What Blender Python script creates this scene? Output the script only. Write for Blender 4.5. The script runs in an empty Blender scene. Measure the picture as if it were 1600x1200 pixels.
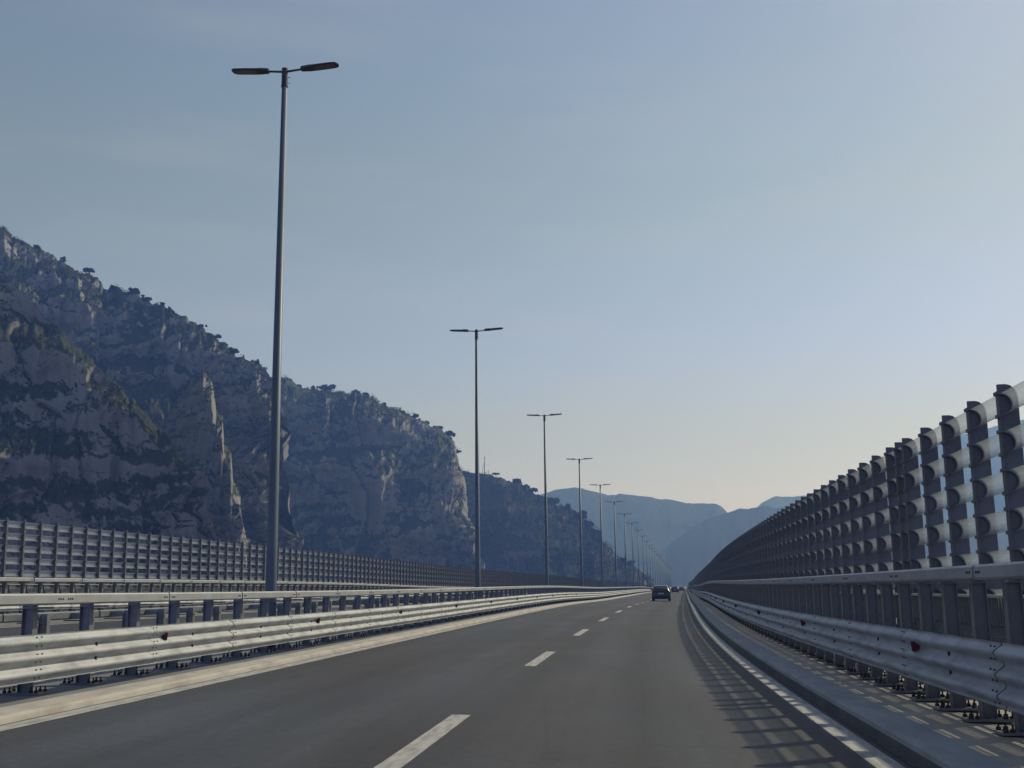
import bpy, math, random
import numpy as np
from mathutils import Matrix, Vector
PI = math.pi
random.seed(7)
sc = bpy.context.scene
col = sc.collection

# ------------------------------------------------------------------ camera
FOC, PITCH, ROLL, EYE = 1743.1, 0.1802, 0.01139, 1.361
cam_d = bpy.data.cameras.new('camera')
cam_d.sensor_width = 36; cam_d.lens = FOC / 1600 * 36
cam_d.clip_start = 0.1; cam_d.clip_end = 60000
cam = bpy.data.objects.new('camera', cam_d); col.objects.link(cam)
cp, sp, cr, sr = math.cos(PITCH), math.sin(PITCH), math.cos(ROLL), math.sin(ROLL)
_R = Vector((1, 0, 0)); _U = Vector((0, -sp, cp)); _F = Vector((0, cp, sp))
ax = _R * cr - _U * sr; ay = _R * sr + _U * cr; az = -_F
cam.matrix_world = Matrix(((ax.x, ay.x, az.x, 0), (ax.y, ay.y, az.y, 0), (ax.z, ay.z, az.z, EYE), (0, 0, 0, 1)))
sc.camera = cam

# ------------------------------------------------------------------ sky, sun, exposure
SUN_AZ, SUN_EL = math.radians(55), math.radians(41.5)      # clockwise from +Y
world = bpy.data.worlds.new('World'); sc.world = world; world.use_nodes = True
wn, wl = world.node_tree.nodes, world.node_tree.links
bg = wn['Background']
sky = wn.new('ShaderNodeTexSky'); sky.sky_type = 'NISHITA'; sky.sun_disc = False
sky.sun_elevation = SUN_EL; sky.sun_rotation = SUN_AZ
sky.altitude = 0; sky.air_density = 1.0; sky.dust_density = .7; sky.ozone_density = 1.0
# thin high cloud streaks
tc = wn.new('ShaderNodeTexCoord'); mp = wn.new('ShaderNodeMapping'); mp.inputs['Scale'].default_value = (1.2, 1.2, 9)
nz = wn.new('ShaderNodeTexNoise'); nz.inputs['Scale'].default_value = 2.6; nz.inputs['Detail'].default_value = 6; nz.inputs['Roughness'].default_value = .55
rp = wn.new('ShaderNodeMapRange'); rp.inputs[1].default_value = .48; rp.inputs[2].default_value = .78; rp.inputs[4].default_value = .14
mxw = wn.new('ShaderNodeMix'); mxw.data_type = 'RGBA'
mxw.inputs[7].default_value = (6.6, 6.0, 6.3, 1)
wl.new(tc.outputs['Generated'], mp.inputs['Vector']); wl.new(mp.outputs[0], nz.inputs['Vector'])
wl.new(nz.outputs[0], rp.inputs[0]); wl.new(rp.outputs[0], mxw.inputs[0])
tint = wn.new('ShaderNodeMix'); tint.data_type = 'RGBA'; tint.blend_type = 'MULTIPLY'; tint.inputs[0].default_value = 1
sx_ = wn.new('ShaderNodeSeparateXYZ'); wl.new(tc.outputs['Generated'], sx_.inputs[0])
ramp = wn.new('ShaderNodeMapRange'); ramp.interpolation_type = 'SMOOTHSTEP'; ramp.inputs[1].default_value = 0.0; ramp.inputs[2].default_value = .36
tcol = wn.new('ShaderNodeMix'); tcol.data_type = 'RGBA'; tcol.inputs[6].default_value = (1.04, .98, 3.3, 1); tcol.inputs[7].default_value = (1.23, 1.10, .97, 1)
wl.new(sx_.outputs[2], ramp.inputs[0]); wl.new(ramp.outputs[0], tcol.inputs[0]); wl.new(tcol.outputs[2], tint.inputs[7])
wl.new(sky.outputs[0], tint.inputs[6]); wl.new(tint.outputs[2], mxw.inputs[6]); wl.new(mxw.outputs[2], bg.inputs['Color'])
bg.inputs['Strength'].default_value = 0.091
sun_d = bpy.data.lights.new('sun', 'SUN'); sun_d.energy = 3.0; sun_d.angle = math.radians(0.5); sun_d.color = (1, .97, .94)
sun = bpy.data.objects.new('sun', sun_d); col.objects.link(sun)
sdir = Vector((math.sin(SUN_AZ) * math.cos(SUN_EL), math.cos(SUN_AZ) * math.cos(SUN_EL), math.sin(SUN_EL)))
sun.rotation_euler = sdir.to_track_quat('Z', 'Y').to_euler()
sc.view_settings.view_transform = 'Standard'; sc.view_settings.look = 'None'
sc.view_settings.exposure = 0.0; sc.view_settings.gamma = 1.0
sc.cycles.volume_bounces = 0
sc.cycles.transparent_max_bounces = 24
sc.cycles.max_bounces = 6

# ------------------------------------------------------------------ materials
def mat(name, base=(.5, .5, .5), rough=.6, metal=0.0, var=0.0, scale=3.0, coord='Object', detail=5, stretch=(1, 1, 1),
        base2=None, bump=0.0, bump_scale=20.0, alpha=None, spec=.5, lo=.35, hi=.65):
    m = bpy.data.materials.new(name); m.use_nodes = True
    n, l = m.node_tree.nodes, m.node_tree.links
    b = n['Principled BSDF']
    b.inputs['Roughness'].default_value = rough; b.inputs['Metallic'].default_value = metal
    b.inputs['Specular IOR Level'].default_value = spec
    b.inputs['Base Color'].default_value = (*base, 1)
    t = n.new('ShaderNodeTexCoord'); mpn = n.new('ShaderNodeMapping'); mpn.inputs['Scale'].default_value = stretch
    l.new(t.outputs[coord], mpn.inputs['Vector'])
    if base2 is None and var > 0: base2 = tuple(c * (1 - var) for c in base)
    if base2 is not None:
        ns = n.new('ShaderNodeTexNoise'); ns.inputs['Scale'].default_value = scale; ns.inputs['Detail'].default_value = detail
        ns.inputs['Roughness'].default_value = .6
        r = n.new('ShaderNodeMapRange'); r.inputs[1].default_value = lo; r.inputs[2].default_value = hi
        mx = n.new('ShaderNodeMix'); mx.data_type = 'RGBA'
        mx.inputs[6].default_value = (*base, 1); mx.inputs[7].default_value = (*base2, 1)
        l.new(mpn.outputs[0], ns.inputs['Vector']); l.new(ns.outputs[0], r.inputs[0]); l.new(r.outputs[0], mx.inputs[0])
        l.new(mx.outputs[2], b.inputs['Base Color'])
    if bump:
        nb = n.new('ShaderNodeTexNoise'); nb.inputs['Scale'].default_value = bump_scale; nb.inputs['Detail'].default_value = 6
        bp = n.new('ShaderNodeBump'); bp.inputs['Strength'].default_value = bump
        l.new(mpn.outputs[0], nb.inputs['Vector']); l.new(nb.outputs[0], bp.inputs['Height']); l.new(bp.outputs[0], b.inputs['Normal'])
    return m

def asphalt_mat():
    m = bpy.data.materials.new('asphalt'); m.use_nodes = True
    n, l = m.node_tree.nodes, m.node_tree.links; b = n['Principled BSDF']
    uv = n.new('ShaderNodeTexCoord')
    sep = n.new('ShaderNodeSeparateXYZ'); l.new(uv.outputs['UV'], sep.inputs[0])
    def noise(sx, sy, scale, detail=4, rough=.6):
        mpn = n.new('ShaderNodeMapping'); mpn.inputs['Scale'].default_value = (sx, sy, 1)
        q = n.new('ShaderNodeTexNoise'); q.inputs['Scale'].default_value = scale; q.inputs['Detail'].default_value = detail
        q.inputs['Roughness'].default_value = rough
        l.new(uv.outputs['UV'], mpn.inputs['Vector']); l.new(mpn.outputs[0], q.inputs['Vector']); return q.outputs[0]
    def rng(s, a, b_, c, d):
        r = n.new('ShaderNodeMapRange'); l.new(s, r.inputs[0])
        for i, v in enumerate((a, b_, c, d)): r.inputs[i + 1].default_value = v
        return r.outputs[0]
    def math_(op, a, b_):
        q = n.new('ShaderNodeMath'); q.operation = op
        for i, v in enumerate((a, b_)):
            if isinstance(v, (int, float)): q.inputs[i].default_value = v
            else: l.new(v, q.inputs[i])
        return q.outputs[0]
    fine = math_('MULTIPLY', rng(noise(1, 1, 60, 3, .7), .3, .7, .72, 1.28), rng(noise(1, .6, 11, 6, .8), .3, .7, .74, 1.26))
    streak = rng(noise(1.6, .035, 1.0, 5), .3, .7, .78, 1.22)
    patch = rng(noise(.5, .16, 1.0, 5), .35, .7, .80, 1.26)
    # polished wheel tracks of the lane, by distance from each track
    f = math_('MULTIPLY', math_('MULTIPLY', fine, streak), patch)
    for c0, w in ((-1.0, .45), (.75, .5), (-4.9, .5), (-3.1, .45)):
        dd = math_('ABSOLUTE', math_('SUBTRACT', sep.outputs[0], c0), 0)
        f = math_('MULTIPLY', f, rng(dd, w * .2, w * 1.5, 1.22, 1.0))
    # dark seam down the middle of the driving lane
    dd = math_('ABSOLUTE', math_('SUBTRACT', sep.outputs[0], -.12), 0)
    f = math_('MULTIPLY', f, rng(dd, .05, .5, .86, 1.0))
    cr_ = n.new('ShaderNodeTexVoronoi'); cr_.feature = 'DISTANCE_TO_EDGE'; cr_.inputs['Scale'].default_value = .33
    mpc = n.new('ShaderNodeMapping'); mpc.inputs['Scale'].default_value = (1.6, .5, 1); l.new(uv.outputs['UV'], mpc.inputs['Vector']); l.new(mpc.outputs[0], cr_.inputs['Vector'])
    f = math_('MULTIPLY', f, rng(cr_.outputs['Distance'], .0, .012, .82, 1.0))
    mx = n.new('ShaderNodeVectorMath'); mx.operation = 'SCALE'
    cmb = n.new('ShaderNodeMix'); cmb.data_type = 'RGBA'
    cmb.inputs[6].default_value = (.038, .034, .037, 1); cmb.inputs[7].default_value = (.038, .043, .053, 1)  # second tone bluer: sky sheen put into the colour, spread by noise
    l.new(rng(noise(.22, .07, 1.0, 3), .4, .6, 0, 1), cmb.inputs[0])
    l.new(cmb.outputs[2], mx.inputs[0]); l.new(f, mx.inputs['Scale']); l.new(mx.outputs[0], b.inputs['Base Color'])
    b.inputs['Roughness'].default_value = .72; b.inputs['Specular IOR Level'].default_value = .4
    bp = n.new('ShaderNodeBump'); bp.inputs['Strength'].default_value = .35; bp.inputs['Distance'].default_value = .01
    l.new(noise(1, 1, 90, 3, .7), bp.inputs['Height']); l.new(bp.outputs[0], b.inputs['Normal'])
    return m

M = {}
M['asphalt'] = asphalt_mat()
M['paint'] = mat('worn_road_paint', (.42, .41, .38), .75, base2=(.17, .165, .16), scale=3.2, coord='UV', detail=12, stretch=(4, .7, 1), lo=.40, hi=.74, bump=.15, bump_scale=80)
M['kerb'] = mat('pale_kerb_concrete', (.42, .39, .35), .85, base2=(.28, .255, .225), scale=1.2, coord='UV', detail=8, stretch=(3, 1, 1), lo=.45, hi=.7, bump=.2, bump_scale=30)
M['kerb_grey'] = mat('grey_kerb_concrete', (.33, .34, .33), .85, base2=(.24, .25, .25), scale=1.5, coord='UV', detail=8, stretch=(2, .6, 1), bump=.2, bump_scale=30)
M['walk'] = mat('walkway_concrete', (.40, .37, .32), .9, base2=(.28, .26, .23), scale=1.1, coord='UV', detail=8, bump=.2, bump_scale=30)
M['strip'] = mat('median_concrete', (.20, .205, .205), .9, base2=(.13, .135, .14), scale=1.1, coord='UV', detail=8, stretch=(1, .5, 1))
M['gutter'] = mat('shade_toned_gutter_concrete', (.10, .10, .10), .8, base2=(.06, .06, .06), scale=2, coord='UV', detail=6)  # near-black: shade along gutter and kerb foot put into the colour
M['deck'] = mat('deck_concrete', (.3, .3, .29), .9, var=.3, scale=.8)
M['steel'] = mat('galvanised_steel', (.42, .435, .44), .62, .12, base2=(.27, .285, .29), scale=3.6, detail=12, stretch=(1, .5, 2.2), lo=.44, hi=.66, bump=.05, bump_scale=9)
M['steelback'] = mat('darker_steel_back', (.17, .19, .20), .6, .3, base2=(.12, .135, .15), scale=2.2, detail=7, stretch=(1, .8, 3))  # darker blue-grey copy of the galvanised steel, for the far median guardrail
M['rail'] = mat('galvanised_rail', (.385, .395, .40), .55, .3, base2=(.28, .29, .295), scale=2.4, detail=7, stretch=(1, .6, 1), lo=.4, hi=.7)
M['post'] = mat('dull_galvanised_post', (.24, .255, .265), .5, .3, base2=(.17, .185, .195), scale=4, detail=6)
M['dark'] = mat('dark_bolt_steel', (.05, .045, .045), .6, .3, var=.3, scale=20)
M['wallpost'] = mat('grey_painted_barrier_post', (.125, .14, .15), .55, .1, base2=(.085, .097, .107), scale=3, detail=6)
M['red'] = mat('red_reflector', (.12, .014, .018), .55, var=.35, scale=30)
M['amber'] = mat('dull_reflector_back', (.10, .07, .06), .5, var=.3, scale=30)
M['pole'] = mat('lamp_post_steel', (.10, .135, .17), .5, .25, base2=(.075, .103, .135), scale=1.6, detail=6, stretch=(1, 1, .4))
M['lamphead'] = mat('dark_lamp_housing', (.045, .05, .06), .5, .2, var=.3, scale=8)
M['lampglass'] = mat('lamp_lens', (.14, .12, .11), .25, var=.25, scale=15)
M['slat'] = mat('fence_bar_steel', (.17, .185, .195), .55, .25, base2=(.12, .13, .14), scale=3, detail=6)
M['slatcap'] = mat('fence_cap', (.5, .5, .48), .5, .2, var=.15, scale=3)

def acrylic():
    m = bpy.data.materials.new('smoky_acrylic'); m.use_nodes = True
    n, l = m.node_tree.nodes, m.node_tree.links
    n.remove(n['Principled BSDF']); out = n['Material Output']
    t = n.new('ShaderNodeTexCoord'); q = n.new('ShaderNodeTexNoise'); q.inputs['Scale'].default_value = 3.0; q.inputs['Detail'].default_value = 5
    mpn = n.new('ShaderNodeMapping'); mpn.inputs['Scale'].default_value = (1, .4, 8)
    l.new(t.outputs['Object'], mpn.inputs['Vector']); l.new(mpn.outputs[0], q.inputs['Vector'])
    r = n.new('ShaderNodeMapRange'); r.inputs[1].default_value = .3; r.inputs[2].default_value = .7; r.inputs[3].default_value = .46; r.inputs[4].default_value = .64
    l.new(q.outputs[0], r.inputs[0])
    tr = n.new('ShaderNodeBsdfTransparent'); tr.inputs[0].default_value = (.86, .89, .91, 1)
    df = n.new('ShaderNodeBsdfTranslucent'); df.inputs[0].default_value = (.56, .62, .66, 1)
    dd = n.new('ShaderNodeBsdfDiffuse'); dd.inputs[0].default_value = (.55, .57, .57, 1)
    gl = n.new('ShaderNodeBsdfGlossy'); gl.inputs['Roughness'].default_value = .16; gl.inputs[0].default_value = (.8, .85, .9, 1)
    m0 = n.new('ShaderNodeMixShader'); m0.inputs[0].default_value = .5
    l.new(df.outputs[0], m0.inputs[1]); l.new(dd.outputs[0], m0.inputs[2])
    m1 = n.new('ShaderNodeMixShader'); l.new(r.outputs[0], m1.inputs[0]); l.new(tr.outputs[0], m1.inputs[1]); l.new(m0.outputs[0], m1.inputs[2])
    fr = n.new('ShaderNodeFresnel'); ge = n.new('ShaderNodeNewGeometry'); mi_ = n.new('ShaderNodeMapRange')
    mi_.inputs[3].default_value = 1.45; mi_.inputs[4].default_value = 1 / 1.45
    l.new(ge.outputs['Backfacing'], mi_.inputs[0]); l.new(mi_.outputs[0], fr.inputs[0])
    m2 = n.new('ShaderNodeMixShader'); l.new(fr.outputs[0], m2.inputs[0]); l.new(m1.outputs[0], m2.inputs[1]); l.new(gl.outputs[0], m2.inputs[2])
    l.new(m2.outputs[0], out.inputs['Surface'])
    return m
M['acrylic'] = acrylic()

# ------------------------------------------------------------------ object helpers
def tag(o, label=None, cat=None, group=None, kind=None):
    if label: o['label'] = label
    if cat: o['category'] = cat
    if group: o['group'] = group
    if kind: o['kind'] = kind
    return o

def empty(name, loc, rz=0.0):
    o = bpy.data.objects.new(name, None); o.location = loc; o.rotation_euler = (0, 0, rz); o.empty_display_size = .3
    col.objects.link(o); return o

class MB:
    """collects shapes; build() links them as one mesh object"""
    def __init__(s): s.v = []; s.f = []; s.n = 0; s.uv = None
    def add(s, V, Fc):
        V = np.asarray(V, float).reshape(-1, 3); s.v.append(V); s.f += [tuple(i + s.n for i in f) for f in Fc]; s.n += len(V); return s
    def box(s, x0, x1, y0, y1, z0, z1):
        V = [(x, y, z) for z in (z0, z1) for y in (y0, y1) for x in (x0, x1)]
        return s.add(V, [(0, 2, 3, 1), (4, 5, 7, 6), (0, 1, 5, 4), (2, 6, 7, 3), (0, 4, 6, 2), (1, 3, 7, 5)])
    def prism(s, prof, y0, y1, cap=True, closed=True):            # prof in (x,z), swept along y
        k = len(prof); V = [(x, y0, z) for x, z in prof] + [(x, y1, z) for x, z in prof]
        F_ = [(i, (i + 1) % k, k + (i + 1) % k, k + i) for i in range(k if closed else k - 1)]
        if cap and closed: F_ += [tuple(range(k - 1, -1, -1)), tuple(range(k, 2 * k))]
        return s.add(V, F_)
    def tube(s, pts, rad, n=10, cap=True):
        pts = [Vector(p) for p in pts]; V = []; F_ = []
        for i, p in enumerate(pts):
            d = (pts[min(i + 1, len(pts) - 1)] - pts[max(i - 1, 0)]).normalized()
            a = d.orthogonal().normalized(); b = d.cross(a); r = rad[i] if isinstance(rad, (list, tuple)) else rad
            for k in range(n):
                t = 2 * PI * k / n; V.append(p + a * (r * math.cos(t)) + b * (r * math.sin(t)))
        for i in range(len(pts) - 1):
            for k in range(n): F_.append((i * n + k, i * n + (k + 1) % n, (i + 1) * n + (k + 1) % n, (i + 1) * n + k))
        if cap: F_ += [tuple(range(n - 1, -1, -1)), tuple((len(pts) - 1) * n + k for k in range(n))]
        return s.add(V, F_)
    def mesh(s, name, mats, smooth=False, mi=None):
        me = bpy.data.meshes.new(name)
        V = np.concatenate(s.v); me.from_pydata(V.tolist(), [], s.f)
        for m in (mats if isinstance(mats, (list, tuple)) else [mats]): me.materials.append(m)
        if mi is not None: me.polygons.foreach_set('material_index', mi)
        if smooth:
            me.polygons.foreach_set('use_smooth', [True] * len(me.polygons))
        me.update(); return me
    def build(s, name, mats, parent=None, smooth=False, mi=None):
        return link(name, s.mesh(name, mats, smooth, mi), parent)

def link(name, me, parent=None):
    o = bpy.data.objects.new(name, me); col.objects.link(o)
    if parent: o.parent = parent
    return o

def flip_fix(me):
    import bmesh
    bm = bmesh.new(); bm.from_mesh(me); bmesh.ops.recalc_face_normals(bm, faces=bm.faces); bm.to_mesh(me); bm.free()

# ------------------------------------------------------------------ the alignment of the road
SK = np.array([0, 15, 30, 50, 75, 100, 130, 170, 230, 300, 340.])
KV = np.array([.0002, .00129, .00108, .00045, .00008, -.00003, .00005, 0, -.00001, 0, 0])
ZK = np.array([0, -.0494, -.0568, -.0035, .0253, -.0943, -.1498, -.1757, -.2406, -.55, -.61])
G = np.arange(0, 1600, 1.0)
_k = np.interp(G, SK, np.array([-.00604, .00129, .00108, .00045, .00008, -.00003, .00005, 0, -.00001, 0, 0])) * (G < 300)
TH = .14354 + np.concatenate([[0], np.cumsum((_k[1:] + _k[:-1]) / 2)])
GX = np.concatenate([[0], np.cumsum(np.sin((TH[1:] + TH[:-1]) / 2))]); GY = np.concatenate([[0], np.cumsum(np.cos((TH[1:] + TH[:-1]) / 2))])
def spline(xk, yk, x):
    n = len(xk); A = np.zeros((n, n)); b = np.zeros(n); h = np.diff(xk); A[0, 0] = A[-1, -1] = 1
    for i in range(1, n - 1):
        A[i, i - 1] = h[i - 1]; A[i, i] = 2 * (h[i - 1] + h[i]); A[i, i + 1] = h[i]; b[i] = 6 * ((yk[i + 1] - yk[i]) / h[i] - (yk[i] - yk[i - 1]) / h[i - 1])
    Mx = np.linalg.solve(A, b); x = np.clip(x, xk[0], xk[-1])
    i = np.clip(np.searchsorted(xk, x) - 1, 0, n - 2); t = x - xk[i]; u = xk[i + 1] - x
    return Mx[i] * u**3 / (6 * h[i]) + Mx[i + 1] * t**3 / (6 * h[i]) + (yk[i] / h[i] - Mx[i] * h[i] / 6) * u + (yk[i + 1] / h[i] - Mx[i + 1] * h[i] / 6) * t
def Wp(s, l, h=0.0):
    """station s along the road, offset l to the right, height h above the deck -> world xyz (arrays)"""
    s = np.asarray(s, float); l = np.broadcast_to(np.asarray(l, float), s.shape); h = np.broadcast_to(np.asarray(h, float), s.shape)
    t = np.interp(s, G, TH); x = np.interp(s, G, GX) + l * np.cos(t); y = np.interp(s, G, GY) - l * np.sin(t)
    neg = np.minimum(s, 0); x = x + neg * np.sin(TH[0]); y = y + neg * np.cos(TH[0])
    own = -.03146 * np.maximum(l, -7.)
    e = .042 * np.clip(1 - s / 130., 0, 1)
    opp = -.05 + e * (-l - 9.5)
    w = np.clip((-l - 8.2) / .3, 0, 1)
    z = spline(SK, ZK, s) + own * (1 - w) + opp * w + h
    return np.stack([x, y, z], -1)
def head(s): return float(np.interp(s, G, TH))
def grade(s): return float((Wp(s + 1., 0)[..., 2] - Wp(s - 1., 0)[..., 2]) / 2)
def place(o, s, l, h=0.0, origin=(0, 0, 0)):
    p = Wp(float(s), l, h); o.location = Vector(p.tolist()) - Vector(origin)
    o.rotation_euler = (math.atan(grade(s)), 0, -head(s)); return o
def xf(V, s, l, h=0.0):
    """local verts -> world at a station (heading and grade only)"""
    th = head(s); g = grade(s); p = Wp(float(s), l, h); V = np.asarray(V)
    x, y, z = V[:, 0], V[:, 1], V[:, 2]
    return np.stack([p[0] + x * math.cos(th) + y * math.sin(th), p[1] - x * math.sin(th) + y * math.cos(th), p[2] + z + y * g], -1)

ST = np.concatenate([np.arange(-14, 60, 1.5), np.arange(60, 200, 4), np.arange(200, 1561, 20)])
def ribbon(name, prof, m, s_arr=ST, kind='structure', parent=None):
    """sweep an open profile of (l, h) along the road; UV = metres"""
    k = len(prof); V = np.concatenate([Wp(s_arr, l, h) for l, h in prof]); n = len(s_arr)
    Fc = [(j * n + i, j * n + i + 1, (j + 1) * n + i + 1, (j + 1) * n + i) for j in range(k - 1) for i in range(n - 1)]
    Fc = [f[::-1] for f in Fc] if prof[-1][0] < prof[0][0] else Fc
    me = bpy.data.meshes.new(name); me.from_pydata(V.tolist(), [], Fc)
    acc = [prof[0][0]]
    for a, b in zip(prof[:-1], prof[1:]): acc.append(acc[-1] + math.copysign(math.hypot(b[0] - a[0], b[1] - a[1]), prof[-1][0] - prof[0][0]))
    uvl = me.uv_layers.new(name='UVMap'); li = np.empty(len(me.loops), dtype=np.int32); me.loops.foreach_get('vertex_index', li)
    U = np.repeat(np.array(acc), n)[li]; Vv = np.tile(s_arr, k)[li]
    uvl.data.foreach_set('uv', np.stack([U, Vv], -1).ravel()); me.materials.append(m); me.update()
    o = link(name, me, parent)
    if kind: o['kind'] = kind
    return o

# ------------------------------------------------------------------ our carriageway
ribbon('deck', [(-8.3, -.9), (-8.3, -.012), (-8.15, .0), (4.05, -.008), (4.05, -.9), (-8.3, -.9)][::-1], M['deck'])
ribbon('road', [(-6.02, .0), (-2, .0), (2.2, .0)], M['asphalt'])
ribbon('edge_line', [(-6.02, .004), (-5.80, .004)], M['paint'])
ribbon('edge_line', [(1.71, .004), (1.95, .004)], M['paint'])
ribbon('kerb', [(-6.06, .0), (-6.075, .05), (-6.10, .075), (-6.42, .085), (-6.44, .05)][::-1], M['kerb'])
ribbon('median_strip', [(-8.2, .045), (-6.42, .05)], M['strip'])
ribbon('gutter', [(1.96, .003), (2.03, -.002), (2.042, .125)], M['gutter'])  # climbs the lower kerb face, whose shade is painted in by this material
ribbon('kerb', [(2.040, .125), (2.045, .165), (2.075, .195), (2.41, .20), (2.425, .17)], M['kerb_grey'])
ribbon('walkway', [(2.42, .182), (4.1, .175), (4.1, -.3)], M['walk'])
# lane line dashes
mb = MB(); uvs = []
def dash_mesh(name, l0, s0, per, ln, n, w=.2):
    V = []; Fc = []; UV = []
    for k in range(n):
        a = s0 - ln + per * k
        for j in range(3):
            sa, sb = a + ln * j / 3, a + ln * (j + 1) / 3; b = len(V)
            for (s_, l_) in ((sa, l0 - w / 2), (sa, l0 + w / 2), (sb, l0 + w / 2), (sb, l0 - w / 2)):
                V.append(Wp(float(s_), l_, .004).tolist()); UV.append((l_, s_))
            Fc.append((b, b + 1, b + 2, b + 3))
    me = bpy.data.meshes.new(name); me.from_pydata(V, [], Fc); u = me.uv_layers.new(name='UVMap')
    u.data.foreach_set('uv', np.array(UV).ravel()); me.materials.append(M['paint']); o = link(name, me); o['kind'] = 'structure'; return o
dash_mesh('lane_line', -2.043, 12.245, 12.0, 4.4, 60)
# opposite carriageway
ribbon('opposite_deck', [(-8.6, -.9), (-8.6, .0), (-10.1, .0), (-22.0, -.01), (-23.7, -.01), (-23.7, -.9), (-8.6, -.9)], M['deck'])
ribbon('opposite_road', [(-21.2, .004), (-10.3, .004)], M['asphalt'])
ribbon('opposite_edge_line', [(-10.75, .008), (-10.55, .008)], M['paint'])
ribbon('opposite_edge_line', [(-21.0, .008), (-20.8, .008)], M['paint'])
ribbon('opposite_kerb', [(-21.75, .10), (-21.25, .12), (-21.22, .0)], M['strip'])
ribbon('opposite_walkway', [(-23.6, .05), (-21.7, .06)], M['strip'])
ribbon('opposite_kerb', [(-10.1, .0), (-10.07, .10), (-9.7, .10), (-8.7, .05)], M['strip'])
dash_mesh('opposite_lane_line', -15.8, 9, 12.0, 4.4, 30)

# ------------------------------------------------------------------ guardrails
TH3 = [(.020, .506), (.012, .500)]
for _i in range(23):
    _z = .488 - _i * (.470 / 22)
    TH3.append((.041 * (1 + math.cos(2 * PI * (_z - .422) / .1675)) ** 1.0, _z))
TH3 += [(.018, .006), (.026, .0)]
def beam_mb(ln, sg, bolts=True, lap=True):
    """thrie beam section, front toward -x*sg ... local x=0 is the front crest plane"""
    b = MB()
    outer = [(sg * (.082 - d), z) for d, z in TH3]
    inner = [(sg * (.082 - d + .005), z) for d, z in TH3]
    prof = outer + inner[::-1]
    b.prism(prof if sg < 0 else prof[::-1], 0, ln + .004, cap=False)
    for y_ in (0, ln + .004): b.add([(x, y_, z) for x, z in prof], [tuple(range(len(prof)))])
    if lap:   # the overlapping collar at the joint, a few mm proud
        k = len(outer); rows = [(0.0, .0002), (.008, .003), (.192, .003), (.2, .0002)]
        V = [(x - sg * d_, y_, z) for y_, d_ in rows for x, z in outer]
        b.add(V, [(r_ * k + i, r_ * k + i + 1, (r_ + 1) * k + i + 1, (r_ + 1) * k + i) for r_ in range(3) for i in range(k - 1)])
    nb = len(b.f)
    if bolts:
        for y in (.05, .15):
            for z in (.47, .378, .29, .21, .125, .04):
                d = np.interp(z, [q[1] for q in TH3][::-1], [q[0] for q in TH3][::-1]); x = sg * (.082 - d) - sg * .012
                b.box(min(x, x + sg * .012), max(x, x + sg * .012), y - .010, y + .010, z - .009, z + .009)
        for y in (ln * .5,):
            for z in (.335, .168):
                x = sg * .082 - sg * .018
                b.box(min(x, x + sg * .02), max(x, x + sg * .02), y - .02, y + .02, z - .02, z + .02)
    return b, [0] * nb + [1] * (len(b.f) - nb)
def rail_mb(ln, sg, hh=.14):
    b = MB(); r = .02; W_ = .12
    pr = [(0, r), (0, hh - r), (r, hh), (W_ - r, hh), (W_, hh - r), (W_, r), (W_ - r, 0), (r, 0)]
    pr = [(sg * x, z) for x, z in pr]
    b.prism(pr if sg < 0 else pr[::-1], .006, ln - .006)
    b.prism([(sg * .012, .015), (sg * .012, hh - .015), (sg * (W_ - .012), hh - .015), (sg * (W_ - .012), .015)][::(1 if sg < 0 else -1)], ln - .02, ln + .02)
    nb = len(b.f)
    for y in (-.17, -.12, -.07, .07, .12, .17):
        yy = y if y > 0 else ln + y
        x = -sg * .004
        b.box(min(x, x + sg * .006), max(x, x + sg * .006), yy - .013, yy + .013, hh * .42, hh * .58)
    return b, [0] * nb + [1] * (len(b.f) - nb)
def gpost_mb(sg, rail_h, rail_dx, z0=.05, bh=.25):
    """H post; origin at beam-front lateral, on the deck; sg=+1: away from the road is +x"""
    b = MB(); c = .55 * 1.0
    x0, x1 = c - .07, c + .07; t = .008
    def B(xa, xb, ya, yb, za, zb): b.box(min(sg * xa, sg * xb), max(sg * xa, sg * xb), ya, yb, za, zb)
    B(x0, x1, -.004, .004, z0, rail_h - .02); B(x0, x0 + t, -.05, .05, z0, rail_h - .02); B(x1 - t, x1, -.05, .05, z0, rail_h - .02)
    B(x0 - .16, x1 + .16, -.14, .14, z0, z0 + .022)                       # base plate
    B(.085, x0, -.04, -.034, bh + .2, bh + .37); B(.085, x0, .034, .04, bh + .2, bh + .37); B(.09, x0, -.034, .034, bh + .355, bh + .365)     # spacer
    B(rail_dx + .12, x0, -.035, .035, rail_h - .12, rail_h - .03)         # rail bracket
    B(rail_dx, x1, -.05, .05, rail_h - .165, rail_h - .145)
    nb = len(b.f)
    for xx in (x0 - .12, x0 - .06, x1 + .06, x1 + .12):
        for yy in (-.10, .10):
            b.tube([(sg * xx, yy, z0 + .022), (sg * xx, yy, z0 + .05)], .022, 6); b.tube([(sg * xx, yy, z0 + .05), (sg * xx, yy, z0 + .085)], .010, 5)
    return b, [0] * nb + [1] * (len(b.f) - nb)

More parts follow.
